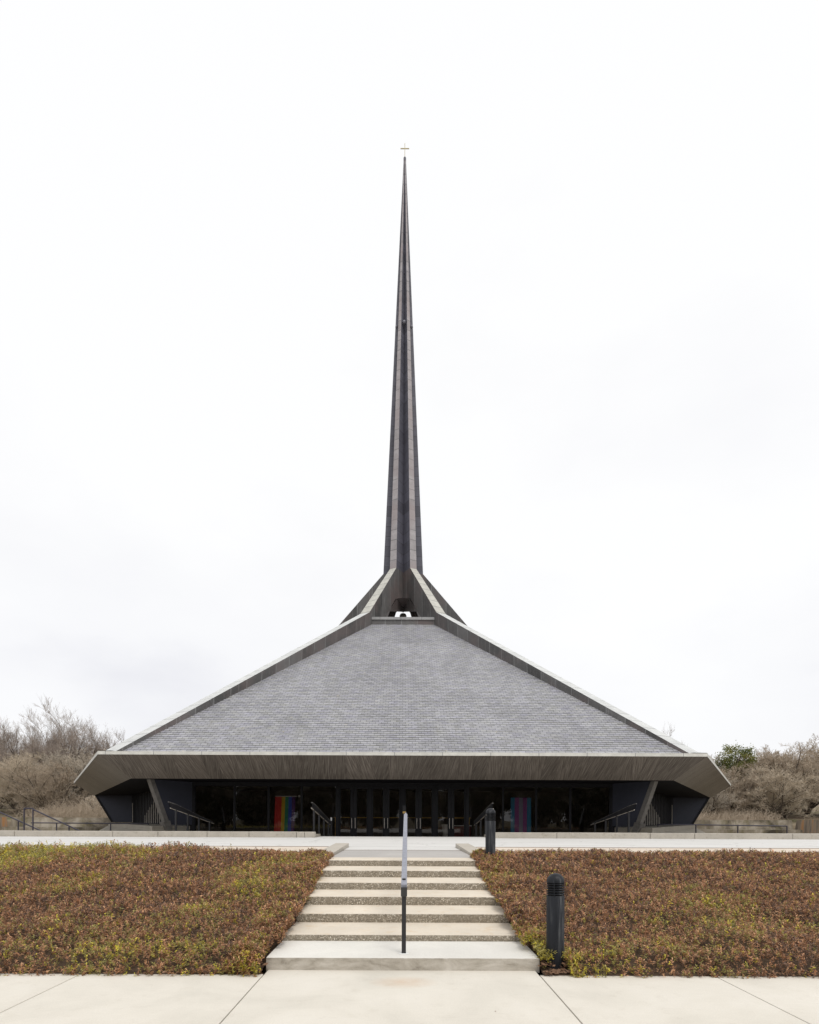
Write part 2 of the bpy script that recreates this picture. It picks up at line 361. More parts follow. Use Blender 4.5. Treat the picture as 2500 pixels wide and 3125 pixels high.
# ------------------------------------------------------------------ ground
def sm(a, b, x):
    t = min(1, max(0, (x - a) / (b - a))); return t * t * (3 - 2 * t)
def lerp(a, b, t): return a + (b - a) * t
def bank(y):
    if y < 6.62: return -.02
    if y < 12.6: return lerp(.0, .84, (y - 6.62) / 5.98)
    return .84
def gz(x, y):
    if y < 26.5: return bank(y) - (.4 if y > 6.3 else .05)
    if y < 27: return lerp(.79, .2, (y - 26.5) / .5)
    if y < 56.3: return .2
    if y < 57: return lerp(.2, 1.3, (y - 56.3) / .7)
    return 1.3 + 1.6 * sm(57, 85, y) + 4.0 * sm(84, 125, y) + .25 * noise.noise(Vector((x * .05, y * .05, 0)))
b = MB()
ys = [-400, -120, -60, -30, -10, 0, 6.0, 6.62, 9, 12.6, 16, 22, 26.5, 27, 35, 45, 56.3, 57, 61, 66, 72, 80, 90, 110, 150, 300, 700, 1500]
xs = [-1500, -600, -250, -120] + [-90 + 9 * k for k in range(21)] + [120, 250, 600, 1500]
for i in range(len(xs) - 1):
    for j in range(len(ys) - 1):
        q = [(xs[i], ys[j]), (xs[i + 1], ys[j]), (xs[i + 1], ys[j + 1]), (xs[i], ys[j + 1])]
        b.face([(x, y, gz(x, y)) for x, y in q])
tag(b.build('ground', M['terrain']), kind='structure')
# sidewalk slabs with joints
b = MB(); g = .006
jx = [-19.45, -17.45, -15.45, -13.45, -11.45, -9.45, -7.45, -5.45, -3.48, -1.5, 1.5, 3.4, 5.4, 7.4, 9.4, 11.4, 13.4, 15.4, 17.4, 19.4]
for a, c in zip(jx, jx[1:]):
    b.box(a + g, c - g, 3.2 + g, 6.905 if abs(a) == 1.5 and c == 1.5 else 6.72, -.1, 0); b.box(a + g, c - g, -3 , 3.2 - g, -.1, 0)
tag(b.build('sidewalk', M['sidewalk'], bevel=.006), kind='structure')
b = MB(); b.box(-19.4, 19.4, -2.98, 6.64, -.14, -.03); tag(b.build('sidewalk_joint', M['dark']), kind='structure')
b = MB(); b.box(-200, 200, -12, -3.2, -.14, -.06); tag(b.build('street', plain('asphalt', (.06, .06, .06))), kind='structure')
# plaza drive, landing, strips
b = MB(); b.box(-60, 60, 17.9, 26.42, .5, .89); b.box(-3.75, 3.75, 26.42, 28.4, .5, .888)
b.box(-1.52, 1.52, 15.95, 17.895, .5, .887)
tag(b.build('plaza_drive', M['road']), kind='structure')
b = MB(); b.box(-60, -1.93, 14.45, 17.86, .5, .884); b.box(1.93, 60, 14.45, 17.86, .5, .884)
tag(b.build('path', M['strip']), kind='structure')
b = MB(); b.box(-60, -1.9, 17.84, 17.915, .5, .893); b.box(1.9, 60, 17.84, 17.915, .5, .893); b.box(-1.52, 1.52, 15.935, 15.97, .5, .891)
tag(b.build('expansion_joint', plain('joint_brown', (.14, .08, .05))), kind='structure')
b = MB()
for sgn in (-1, 1):
    x0, x1 = sorted((sgn * 1.53, sgn * 1.91))
    b.hexa([(x0, 13.0, .6), (x1, 13.0, .6), (x1, 17.7, .6), (x0, 17.7, .6)], [(x0, 13.0, .93), (x1, 13.0, .93), (x1, 17.7, 1.0), (x0, 17.7, 1.0)])
tag(b.build('kerb', M['kerb'], bevel=.01), kind='structure')

# ------------------------------------------------------------------ steps up to the plaza
def rough_step(y0, y1, ztop0, ztop1, zbot, x0, x1, chip, seed, mats, parent):
    n = 150; b = MB(); prof = []
    for i in range(n + 1):
        x = lerp(x0, x1, i / n); c = noise.noise(Vector((x * 9, seed * 7.3, 0))); c2 = noise.noise(Vector((x * 28, seed * 3.1, 5)))
        ch = max(0, c * .9 + c2 * .5 + .15) * chip; u = .006 * noise.noise(Vector((x * 14, seed, 9)))
        prof.append([(x, y0 + u, zbot), (x, y0 + u - chip * .15, lerp(zbot, ztop0, .5)), (x, y0 + u + ch * .25, ztop0 - ch), (x, y0 + .012 + ch * .9, ztop0 - ch * .15), (x, y0 + .06 + ch, ztop0 + .001), (x, y1, ztop1)])
    for p, q in zip(prof, prof[1:]):
        for k in range(5): b.face([p[k], q[k], q[k + 1], p[k + 1]], 1 if k < 2 or (k == 2 and chip > .01) else 0)
    for p, f in ((prof[0], 1), (prof[-1], 0)):
        pts = p + [(p[0][0], y1, zbot)]; b.face(pts[::-1] if f else pts, 1)
    return b.build('step', mats, parent)
st = empty('staircase', (0.012, 6.9, 0))
tag(st, 'broad concrete garden steps with a new white bottom step and chipped pebbly ones above', 'steps')
rows = [(6.90, 7.86, .137, .137, -.02), (7.85, 8.88, .214, .200, .10), (8.87, 9.70, .325, .343, .16), (9.68, 10.50, .470, .495, .30),
        (10.48, 11.28, .608, .632, .42), (11.26, 12.10, .748, .774, .56), (12.08, 12.95, .880, .886, .70)]
for i, (y0, y1, a, c, zb) in enumerate(rows):
    hw = 1.527
    o = rough_step(y0 - 6.9, y1 - 6.9 + .15 * (i < 6), a, c + (.004 if i < 6 else 0), zb, -hw, hw, .002 if i == 0 else .04, i + 1,
                   [M['newstep'], M['newriser']] if i == 0 else [M['tread'], M['agg']], st)
    if i == 0: o['label'] = 'smooth new white concrete bottom step'
b = MB(); b.box(-1.51, 1.51, 12.955 - 6.9, 15.94 - 6.9, .5, .885); b.build('landing', M['landing'], st)

# ------------------------------------------------------------------ centre handrail
hr = empty('handrail', (.023, 7.14, .14)); tag(hr, 'single black post handrail with flat grey rail running up the middle of the garden steps', 'handrail')
b = MB(); b.bar((0, 0, 0), (0, 0, .66), .05, .05); b.build('post', M['black'], hr, bevel=.003)
p0 = Vector((0.0, -.02, .76)); p1 = Vector((.043, 5.2, 1.635))
M['railtop'] = plain('worn_grey_rail', (.27, .28, .33), .4, .5, .25, 30)
b = MB(); b.bar(p0 + Vector((0, 0, .02)), p1, .068, .04); b.build('rail', M['railtop'], hr, bevel=.006)
b = MB(); b.bar(p1, p1 + Vector((.002, .3, .03)), .034, .034); b.build('rail_end', M['railtop'], hr)
b = MB(); b.box(-.036, .036, -.05, .05, .66, .765); b.build('bracket', plain('bracket_grey', (.045, .045, .045)), hr, bevel=.004)
b = MB(); b.box(-.02, .02, .16, .30, .79, .845); b.box(-.012, .012, .03, .16, .775, .80); b.build('clamp', M['black'], hr)
b = MB(); b.bar((.043, 5.14, .745), (.043, 5.14, 1.6), .045, .045); b.build('post', M['black'], hr)
b = MB(); b.lathe([(.06, 0), (.05, .004), (0, .004)]); b.build('base_patch', M['white'], hr)

# ------------------------------------------------------------------ bollards
def bollard():
    o = empty('bollard_light')
    b = MB(); b.lathe([(.1, -.1), (.1, .80), (.096, .806), (.0, .806)], n=40); b.build('body', M['bollard'], o, smooth=True)
    b = MB(); b.lathe([(.074, .806), (.074, .952)], n=24); b.build('lamp_core', plain('louver_black', (.006, .006, .007), .6), o, smooth=True)
    for k in range(5):
        z = .826 + k * .0275; b = MB(); b.lathe([(.076, z + .006), (.1, z - .003), (.1, z + .004), (.076, z + .012)], n=40); b.build('louver_ring', M['bollard'], o)
    for a in (R(248), R(10), R(130)):
        b = MB(); c = Vector((math.cos(a), math.sin(a), 0)) * .0985; b.bar(c + Vector((0, 0, .80)), c + Vector((0, 0, .955)), .007, .007); b.build('strap', M['bollard'], o)
    b = MB(); b.lathe([(0, .952), (.1, .952)] + [(.1 * math.cos(t), .957 + .1 * math.sin(t)) for t in [R(90) * k / 10 for k in range(10)]] + [(0, 1.057)], n=40)
    b.build('dome_cap', M['bollard'], o, smooth=True); return o
b0 = bollard(); b0.location = (1.735, 6.98, .03)
tag(b0, 'large near black domed bollard light standing by the bottom step at the sidewalk', 'bollard', 'black bollard lights right of the steps')
c = b0.copy(); S.collection.objects.link(c); c.location = (1.765, 12.35, .86); c.rotation_euler.z = R(-35)
for ch in b0.children:
    d = ch.copy(); S.collection.objects.link(d); d.parent = c
tag(c, 'farther black domed bollard light at the top of the steps beside the plaza drive', 'bollard')

# ------------------------------------------------------------------ kerb walls of the plaza
M['kerbgap'] = M['dark']
def kerbwall(x0, x1, joints, label):
    o = empty('low_wall', ((x0 + x1) / 2, 26.6, 0)); ox = o.location.x
    tag(o, label, 'low wall')
    js = [x0] + sorted(joints) + [x1]
    for a, c in zip(js, js[1:]):
        b = MB(); b.box(a - ox + .008, c - ox - .008, -.17, .28, -.2, 1.136 + random.uniform(-.006, .006)); b.build('wall_block', M['kerb'], o, bevel=.018)
    b = MB(); b.box(x0 - ox + .05, x1 - ox - .05, -.13, .26, -.2, 1.10); b.build('mortar', M['dark'], o)
kx = lambda px: (px - VX) * 26.43 / F
kerbwall(-34, -3.75, [-30, -26, -22] + [kx(p) for p in (44, 344, 482, 632, 760, 905, 930)] + [-19.7], 'long low concrete kerb wall along the far side of the drive, left of the entrance')
kerbwall(3.75, 34, [kx(p) for p in (1700, 1985, 2121, 2420)] + [20.5, 24, 28], 'long low concrete kerb wall along the far side of the drive, right of the entrance')
b = MB()
for k in range(4): b.box(-4.5, 4.5, 28.4 + .36 * k - .002 * k, 28.4 + .36 * (k + 1), .1, .888 - .118 * (k + 1))
b.box(-4.05, -3.76, 26.9, 28.4, .1, 1.0); b.box(3.76, 4.05, 26.9, 28.4, .1, 1.0)
tag(b.build('entrance_steps', M['plinth']), 'short concrete steps sinking from the drive towards the glass doors', 'steps')
b = MB(); b.box(-22, 22, 26.9, 40, .1, .3); tag(b.build('court', M['plinth']), kind='structure')

# ------------------------------------------------------------------ the church
CY = 52.3; RT = 27.84; AP = math.cos(R(30))
ch = empty('church', (0, CY, 0)); tag(ch, 'dark six-sided church with slate roof, pale ridge ribs and tall needle spire', 'church')
def pol(r, deg, z):
    "vertex direction: 0 = towards the street, clockwise to the left"
    a = R(deg); return Vector((-r * math.sin(a), -r * math.cos(a), z))
VA = [30, 90, 150, 210, 270, 330]
ZE, ZT, ZB, INS = 4.60, 4.75, 3.60, 1.5
RB = RT - INS / AP
for k, a in enumerate(VA):
    a2 = a - 60      # sector between a2 and a ; sector 0 = front
    A, B = pol(RT, a, 0), pol(RT, a2, 0)
    zz = lambda v, z: Vector((v.x, v.y, z))
    # slate slope
    r0 = RT - .35; r1 = 5.5
    b = MB(); b.face([pol(r0, a, 4.66), pol(r0, a2, 4.66), pol(r1, a2, 16.72), pol(r1, a, 16.72)]); rs = b.build('roof_slope', M['slate'], ch)
    # eave band : pale upstand and its flat top
    b = MB(); Ai, Bi = pol(RT - .5, a, 0), pol(RT - .5, a2, 0)
    b.face([zz(A, ZE), zz(B, ZE), zz(B, ZT), zz(A, ZT)]); b.face([zz(A, ZT), zz(B, ZT), zz(Bi, ZT + .02), zz(Ai, ZT + .02)])
    b.face([zz(Ai, ZT + .02), zz(Bi, ZT + .02), zz(Bi, 4.5), zz(Ai, 4.5)]); b.build('eave_band', M['band'], ch)
    # fascia
    b = MB(); C, D = pol(RB, a, ZB), pol(RB, a2, ZB); A2, B2 = pol(RT - .02, a, ZE), pol(RT - .02, a2, ZE)
    b.face([C, D, B2, A2]); b.build('fascia', M['fascia'], ch)
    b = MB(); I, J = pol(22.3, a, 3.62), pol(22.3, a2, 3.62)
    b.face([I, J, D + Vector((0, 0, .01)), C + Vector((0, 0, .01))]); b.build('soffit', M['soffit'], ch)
    # gutter bar round the roof opening
    b = MB(); e = [pol(5.72, a, 0), pol(5.72, a2, 0), pol(5.3, a2, 0), pol(5.3, a, 0)]
    dr = (e[1] - e[0]).normalized() * .40; e = [e[0] + dr, e[1] - dr, e[2] - dr, e[3] + dr]
    e2 = [pol(5.64, a, 0), pol(5.64, a2, 0), pol(5.35, a2, 0), pol(5.35, a, 0)]; e2 = [e2[0] + dr, e2[1] - dr, e2[2] - dr, e2[3] + dr]
    b.hexa([zz(p, 17.0) for p in e], [zz(p, 17.2) for p in e], 1); b.hexa([zz(p, 16.4) for p in e2], [zz(p, 17.0) for p in e2], 0)
    b.build('opening_kerb', [M['ribside'], M['lip']], ch)
    # rib (fin) along the ridge
    u = pol(1, a, 0); t = Vector((u.y, -u.x, 0))       # radial, tangential
    def P(r, z, s, hw): return u * r + t * (s * hw) + Vector((0, 0, z))
    prof = [(27.30, 4.62, .5), (27.27, 4.775, .5), (5.84, 17.45, .43), (1.67, 22.34, .31), (0, 22.34, .31), (0, 20.2, .31), (1.77, 19.76, .32), (3.28, 17.9, .33), (4.45, 16.42, .34)]
    # bottom follows just under the slate
    prof.append((5.3, 16.1, .35)); prof.append((27.2, 4.55, .5))
    b = MB(); n = len(prof)
    b.face([P(27.84 - .02, 4.775, 0, 0), P(27.55, 4.777, 1, .5), P(27.27, 4.777, 1, .5), P(27.27, 4.777, -1, .5), P(27.55, 4.777, -1, .5)], 0)
    b.face([P(27.27, 4.775, -1, .5), P(27.27, 4.775, 1, .5), P(5.84, 17.45, 1, .43), P(5.84, 17.45, -1, .43)], 0)
    b.face([P(*prof[2][:2], -1, .43), P(*prof[2][:2], 1, .43), P(*prof[3][:2], 1, .31), P(*prof[3][:2], -1, .31)], 2)
    for i, j in ((6, 7), (7, 8), (5, 6)):
        b.face([P(*prof[i][:2], -1, prof[i][2]), P(*prof[i][:2], 1, prof[i][2]), P(*prof[j][:2], 1, prof[j][2]), P(*prof[j][:2], -1, prof[j][2])], 1)
    def side(s):
        q = lambda *ix: [P(prof[i][0], prof[i][1], s, prof[i][2]) for i in ix]
        for fc in (q(1, 2, 9, 10, 0), q(2, 3, 7, 8, 9), q(3, 4, 5, 6, 7)):
            b.face(fc if s > 0 else fc[::-1], 1)
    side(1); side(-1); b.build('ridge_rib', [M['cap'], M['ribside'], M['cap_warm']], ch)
# spire
sp = MB()
for a in VA:
    u = pol(1, a, 0); t = Vector((u.y, -u.x, 0))
    P = lambda r, z, s, hw: u * r + t * (s * hw) + Vector((0, 0, z))
    nseg = 12
    for i in range(nseg):
        f0, f1 = i / nseg, (i + 1) / nseg
        z0, z1 = lerp(22.34, 57.5, f0), lerp(22.34, 57.5, f1); r0, r1 = lerp(1.67, .1, f0), lerp(1.67, .1, f1); h0, h1 = lerp(.31, .03, f0), lerp(.31, .03, f1)
        sp.face([P(r0, z0, -1, h0), P(r0, z0, 1, h0), P(r1, z1, 1, h1), P(r1, z1, -1, h1)], 0)
        for s in (-1, 1):
            q = [P(r0, z0, s, h0), P(0, z0, s, h0), P(0, z1, s, h1), P(r1, z1, s, h1)]; sp.face(q if s > 0 else q[::-1], 1)
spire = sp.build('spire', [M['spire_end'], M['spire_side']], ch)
b = MB(); b.lathe([(0, 57.4), (.11, 57.42), (.11, 57.7), (.05, 57.8), (0, 57.85)], n=12); b.build('spire_cap', M['spire_side'], spire)
b = MB(); b.bar((0, 0, 57.8), (0, 0, 58.95), .045, .045); b.bar((-.37, 0, 58.5), (.37, 0, 58.5), .05, .055, up=(0, 0, 1)); b.build('cross', M['goldleaf'], spire)
for sx in (0, -.62, .62):
    b = MB(); zc = 43.3; r = .12
    b.lathe([(0, -.14), (.1, -.1), (.14, 0), (.1, .12), (0, .15)], c=(sx * 1.0, -.62 if sx == 0 else -.1, zc), n=12); b.build('floodlight', plain('lamp_grey', (.2, .2, .23)), spire, smooth=True)
# plug between the fins above the bell
b = MB()
for a in VA:
    C0, C1 = Vector((0, 0, 19.62)), Vector((0, 0, 19.25)); c = a - 30
    def side_pt(r, z, a, s, hw):
        u = pol(1, a, 0); t = Vector((u.y, -u.x, 0)); return u * r + t * (s * hw) + Vector((0, 0, z))
    A = side_pt(1.5, 19.9, a, 1, .30); B = side_pt(1.5, 19.9, a - 60, -1, .30)
    E = side_pt(2.9, 18.4, a, 1, .34); E2 = side_pt(2.9, 18.4, a - 60, -1, .34)
    if (A - B).length > (side_pt(1.5, 19.9, a, -1, .30) - side_pt(1.5, 19.9, a - 60, 1, .30)).length:
        A = side_pt(1.5, 19.9, a, -1, .30); B = side_pt(1.5, 19.9, a - 60, 1, .30); E = side_pt(2.9, 18.4, a, -1, .34); E2 = side_pt(2.9, 18.4, a - 60, 1, .34)
    b.face([A, C0, B], 0)
    if a == 30: b.face([A, E, C1, C0], 1); b.face([B, C0, C1, E2], 1)
    else: b.face([A, C1, B], 1)
    b.face([A, A, B]) if False else None; b.face([A, B, Vector((0, 0, 20.3))], 0)
b.build('spire_soffit', [M['spire_end'], M['ribside']], ch)
b = MB(); b.face([pol(5.6, a, 16.3) for a in VA[::-1]]); b.build('bell_deck', M['soffit'], ch)
bell = empty('bell', (0, CY, 18.62)); tag(bell, 'small dark bronze bell hanging under the spire between the ribs', 'bell')
M['bronze'] = plain('dark_bronze', (.05, .042, .035), .4, .5, .2, metal=.6)
b = MB(); b.lathe([(0, .50), (.10, .50), (.22, .45), (.29, .33), (.31, .05), (.37, -.1), (.37, -.16), (.32, -.16), (0, .1)], n=24); b.build('bell_body', M['bronze'], bell, smooth=True)
b = MB(); b.tube((0, 0, .6), (0, 0, 1.1), .05); b.bar((-.2, 0, .75), (.2, 0, .75), .1, .12); b.build('yoke', M['bronze'], bell)

# struts and wing walls
def radial_part(name, a, pts, th, mat):
    u = pol(1, a, 0); t = Vector((u.y, -u.x, 0)); b = MB()
    L = [u * r + Vector((0, 0, z)) - t * th / 2 for r, z in pts]; Rr = [u * r + Vector((0, 0, z)) + t * th / 2 for r, z in pts]
    b.face(L); b.face(Rr[::-1]); n = len(pts)
    for i in range(n):
        j = (i + 1) % n; b.face([L[i], Rr[i], Rr[j], L[j]])
    return b.build(name, mat, ch)
for a in VA:
    if a in (30, 330):
        radial_part('strut', a, [(23.86, 1.22), (24.12, 1.18), (25.14, 3.63), (24.9, 3.63)], .27, M['strut'])
        radial_part('strut_shoe', a, [(23.8, 1.1), (24.15, 1.06), (24.36, 1.5), (23.96, 1.58)], .36, M['strut'])
        radial_part('wing_wall', a, [(22.45, 1.36), (23.88, 1.36), (24.9, 3.62), (22.45, 3.62)], .2, M['wing'])
    else:
        radial_part('wing_wall', a, [(22.7, 1.36), (24.45, 1.36), (25.85, 3.62), (22.7, 3.62)], .2, M['wing'])
        radial_part('strut', a, [(24.45, 1.36), (24.6, 1.36), (26.0, 3.62), (25.86, 3.62)], .34, M['frame'])
# plinth ring under the side walls
b = MB()
for a in VA[1:]:
    a2 = a - 60; q = [pol(24.9, a, 0), pol(24.9, a2, 0), pol(22.0, a2, 0), pol(22.0, a, 0)]
    b.hexa([Vector((p.x, p.y, .25)) for p in q], [Vector((p.x, p.y, 1.3)) for p in q])
    q = [pol(26.3, a, 0), pol(26.3, a2, 0), pol(24.9, a2, 0), pol(24.9, a, 0)]
    b.hexa([Vector((p.x, p.y, .25)) for p in q], [Vector((p.x, p.y, 1.05 if k > 1 else .3)) for k, p in enumerate(q)])
b.build('plinth', M['plinth'], ch)
# side walls with slats
for a in VA[1:]:
    a2 = a - 60; A, B = pol(22.8, a, 0), pol(22.8, a2, 0); d = (B - A).normalized(); nrm = pol(1, a - 30, 0); Ln = (B - A).length
    b = MB(); b.face([A + Vector((0, 0, 1.3)), B + Vector((0, 0, 1.3)), B + Vector((0, 0, 3.62)), A + Vector((0, 0, 3.62))]); sw = b.build('side_wall', M['frame'], ch)
    if a in (90, 330):
        for k in range(28):
            p = A + d * (.3 + k * (Ln - .6) / 27) + nrm * .12
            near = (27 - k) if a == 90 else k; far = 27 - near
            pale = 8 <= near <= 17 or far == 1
            b = MB(); b.bar(p + Vector((0, 0, 1.34)), p + Vector((0, 0, 3.58)), .05, .05); b.build('slat', M['frame'], sw)
            if pale:  # light painted in: a pale bar marks the lit lower part of a dark slat
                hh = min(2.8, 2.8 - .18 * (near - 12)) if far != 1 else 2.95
                b = MB(); b.bar(p + nrm * .05 + Vector((0, 0, 1.36)), p + nrm * .05 + Vector((0, 0, hh)), .045, .03); b.build('slat_lit_part', M['slat'], sw)
# front glass wall
GY = -19.5; Z0 = .3
xg = lambda px: (px - VX) * 32.8 / F
win = empty('glass_front', (0, 0, 0)); win.parent = ch
mull = [594, 716, 820, 921, 1030]; left = [xg(p) for p in mull]; right = [-x for x in left[::-1]]
doors = [lerp(left[-1], right[0], k / 8) for k in range(9)]
TOP = 3.62; HD = 3.46
def pane(x0, x1, z0, z1, name, fw, parent, label=None):
    o = empty(name); o.parent = parent
    b = MB(); b.box(x0, x0 + fw, GY - .05, GY + .06, z0, z1); b.box(x1 - fw, x1, GY - .05, GY + .06, z0, z1)
    b.box(x0 + fw, x1 - fw, GY - .05, GY + .06, z1 - fw, z1); b.box(x0 + fw, x1 - fw, GY - .05, GY + .06, z0, z0 + .12); b.build('frame', M['frame'], o)
    b = MB(); ti = random.uniform(-.004, .004)
    b.face([(x0 + fw, GY + ti, z0 + .1), (x1 - fw, GY - ti, z0 + .1), (x1 - fw, GY - ti, z1 - fw), (x0 + fw, GY + ti, z1 - fw)]); b.build('glass', M['glass'], o)
    return o
ch_children = []
bpy.data.objects.remove(win)
for seg in (left, right):
    for x0, x1 in zip(seg, seg[1:]):
        pane(x0 + .003, x1 - .003, Z0, HD, 'window', .05, ch)
for k in range(8):
    x0, x1 = doors[k], doors[k + 1]
    o = pane(x0 + .003, x1 - .003, Z0, HD, 'door', .17, ch)
    hx = x1 - .09 if k % 2 == 0 else x0 + .09
    b = MB(); b.bar((hx, GY - .12, 1.2), (hx, GY - .12, 1.75), .03, .03); b.box(hx - .01, hx + .01, GY - .12, GY - .05, 1.24, 1.27); b.box(hx - .01, hx + .01, GY - .12, GY - .05, 1.68, 1.71); b.build('door_handle', M['slat'], o)
for x in doors[::2]:
    b = MB(); b.box(x - .09, x + .09, GY - .11, GY + .08, Z0, HD); b.build('mullion', M['frame'], ch)
b = MB(); b.box(left[0] - .3, right[-1] + .3, GY - .03, GY + .1, HD + .004, TOP); b.box(left[0] - .35, left[0] - .02, GY - .03, GY + .1, Z0, HD); b.box(right[-1] + .02, right[-1] + .35, GY - .03, GY + .1, Z0, HD); b.build('head_band', M['frame'], ch)
q = at(1234, 2470, 32.66); b = MB(); b.box(q.x - .09, q.x + .09, GY - .2, GY - .11, 2.1, 2.42); b.build('door_closer_box', M['black'], ch)
b = MB(); b.box(q.x - .08, q.x + .08, GY - .205, GY - .2, 2.0, 2.1); b.build('brass_plate', M['gold'], ch)
# room behind the glass
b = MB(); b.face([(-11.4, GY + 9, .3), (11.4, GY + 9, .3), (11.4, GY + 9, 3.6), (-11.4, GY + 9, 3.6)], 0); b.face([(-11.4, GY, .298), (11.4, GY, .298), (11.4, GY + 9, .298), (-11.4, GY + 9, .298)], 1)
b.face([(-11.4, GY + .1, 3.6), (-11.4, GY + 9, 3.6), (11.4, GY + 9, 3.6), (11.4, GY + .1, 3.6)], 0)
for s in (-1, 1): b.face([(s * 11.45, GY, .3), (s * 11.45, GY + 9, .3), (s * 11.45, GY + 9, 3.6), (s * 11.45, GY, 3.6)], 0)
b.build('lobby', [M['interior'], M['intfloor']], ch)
# ------------------------------------------------------------------ things behind the glass
GW = CY + GY
def flag(label, x0, x1, ztop, zbot, cols, lean, rod):
    o = empty('flag', ((x0 + x1) / 2, GW + .25, zbot)); tag(o, label, 'flag'); n = len(cols); H = ztop - zbot; W = x1 - x0
    b = MB(); mats = []
    for i, cdef in enumerate(cols):
        m = Mt('flag_stripe', .8, .1); m.col(m.mix(.35, cdef, m.ramp(m.noise(m.uv(120, 120), 1, 2), [(.3, .7), (.7, 1.0)]), 'MULTIPLY')); mats.append(m.m)
    for i in range(n):
        for s in range(4):
            for r in range(10):
                def q(uu, vv):
                    x = -W / 2 + W * uu - lean * (1 - vv); return (x, .03 * math.sin(uu * 11) * (1.2 - vv), H * vv)
                u0, u1 = (i + s / 4) / n, (i + (s + 1) / 4) / n; v0, v1 = r / 10, (r + 1) / 10
                b.face([q(u0, v0), q(u1, v0), q(u1, v1), q(u0, v1)], i)
    b.build('cloth', mats, o)
    if rod:
        b = MB(); b.tube((-W / 2, 0, H + .02), (W / 2 + .1, 0, H + .02), .018); b.build('rod', M['white'], o)
        b = MB(); b.lathe([(0, -.06), (.05, -.05), (.07, 0), (.05, .05), (0, .06)], c=(W / 2 + .2, 0, H + .03), n=12); b.build('finial', M['white'], o)
    else:
        b = MB(); b.tube((-W / 2, 0, H + .01), (W / 2, 0, H + .01), .012); b.build('rod', M['black'], o)
a = at(840, 2431, GW + .25); c = at(902, 2431, GW + .25)
flag('rainbow striped flag hanging inside the window left of the doors', a.x, c.x, a.z, .55, [(.5, .04, .04), (.52, .05, .04), (.56, .38, .04), (.05, .26, .14), (.05, .1, .45), (.1, .04, .16)], .07, True)
a = at(1559, 2434, GW + .25); c = at(1621, 2434, GW + .25)
flag('pale blue, pink and white striped flag hanging inside the window right of the doors', a.x, c.x, a.z, .5, [(.05, .2, .34), (.27, .09, .26), (.25, .24, .32), (.27, .09, .26), (.05, .2, .34)], 0, False)
b = MB(); b.bar((-4.2, GW + 5, 1.78), (4.2, GW + 5, 1.78), .05, .04)
for x in (-4.1, -2, 0, 2, 4.1): b.bar((x, GW + 5, .3), (x, GW + 5, 1.76), .03, .03)
tag(b.build('lobby_rail', M['gold']), 'thin brass rail running across the lobby behind the glass doors', 'rail')
b = MB(); b.lathe([(0, .3), (.28, .3), (.24, .9), (.3, 1.35), (.3, 1.4), (0, 1.4)], c=(2.55, GW + 2.5, 0), n=20); tag(b.build('pedestal', M['white'], smooth=True), 'white pedestal just inside the doors right of the centre post', 'pedestal')
b = MB(); b.box(2.95, 3.9, GW + 2.3, GW + 3.2, .3, 1.3); b.box(2.9, 3.95, GW + 2.25, GW + 3.25, 1.31, 1.36, 1); tag(b.build('display_table', [plain('maroon_cloth', (.12, .02, .025)), M['white']]), 'maroon covered table with a white top inside the right-hand doors', 'table')
b = MB(); b.box(-2.72, -2.55, GW + .1, GW + .105, 1.0, 1.42); tag(b.build('notice', M['white']), 'small white paper notice on the glass of the left doors', 'notice')

M['railworn'] = plain('worn_black_rail', (.11, .105, .10), .5, .4, .8, 14)
# ------------------------------------------------------------------ entrance railings
def court_rail(label, n0, n1, l0, l1, ds, sgn, sign):
    "upper bar n0>n1, lower bar l0>l1 in photo points of the left one; sgn mirrors it"
    d0, d1 = ds; P0, P1, Q0, Q1 = at(*n0, d0), at(*n1, d1), at(*l0, d0 + .1), at(*l1, d1)
    for p in (P0, P1, Q0, Q1): p.x = p.x * sgn
    o = empty('stair_railing', (P0.x, P0.y, .3)); off = o.location.copy(); tag(o, label, 'railing', 'railings of the sunken entrance steps')
    Z = Vector((0, 0, 0)); f = lambda p: p - off
    kink = P0 + (P1 - P0) * .14 + Vector((0, 0, .03 * 1.0))
    b = MB(); b.bar(f(P0), f(kink), .06, .04); b.bar(f(kink), f(P1), .06, .04); b.build('top_rail', M['railworn'], o)
    b = MB(); b.bar(f(Q0), f(Q1), .05, .03); b.build('lower_rail', M['slat'], o)
    b = MB(); h = Vector((0, .0, 0)); b.face([f(Q0), f(Q1), f(P1), f(kink), f(P0)]); b.face([f(P0) + Vector((.03 * sgn, 0, 0)), f(kink) + Vector((.03 * sgn, 0, 0)), f(P1) + Vector((.03 * sgn, 0, 0)), f(Q1) + Vector((.03 * sgn, 0, 0)), f(Q0) + Vector((.03 * sgn, 0, 0))]); b.build('panel', M['black'], o)
    for t in (.12, .38, .64, .9):
        p = Q0 + (Q1 - Q0) * t; b = MB(); b.bar(f(Vector((p.x, p.y, .3))), f(p), .08, .08); b.build('post', M['black'], o)
    if sign:
        p = P1 + Vector((.06 * sgn, 0, 0)); b = MB(); b.bar(f(Vector((p.x, p.y, .3))), f(Vector((p.x, p.y, 1.78))), .1, .1); b.build('newel', M['black'], o)
        b = MB(); b.box(f(p).x - .035, f(p).x + .035, -.06 + f(p).y, -.052 + f(p).y, 1.3, 1.47); b.build('label_plate', M['white'], o)
court_rail('black stair railing just left of the doors with a white plate on its end post', (952, 2449), (1008, 2506), (951, 2466), (1008, 2517), (28.4, 31.8), 1, True)
court_rail('black stair railing just right of the doors, partly behind the far bollard', (952, 2449), (1008, 2506), (951, 2466), (1008, 2517), (28.4, 31.8), -1, False)
court_rail('long sloping railing in front of the leftmost glass beside the left strut', (514, 2447), (647, 2508), (520, 2466), (652, 2513), (28.6, 31.8), 1, False)
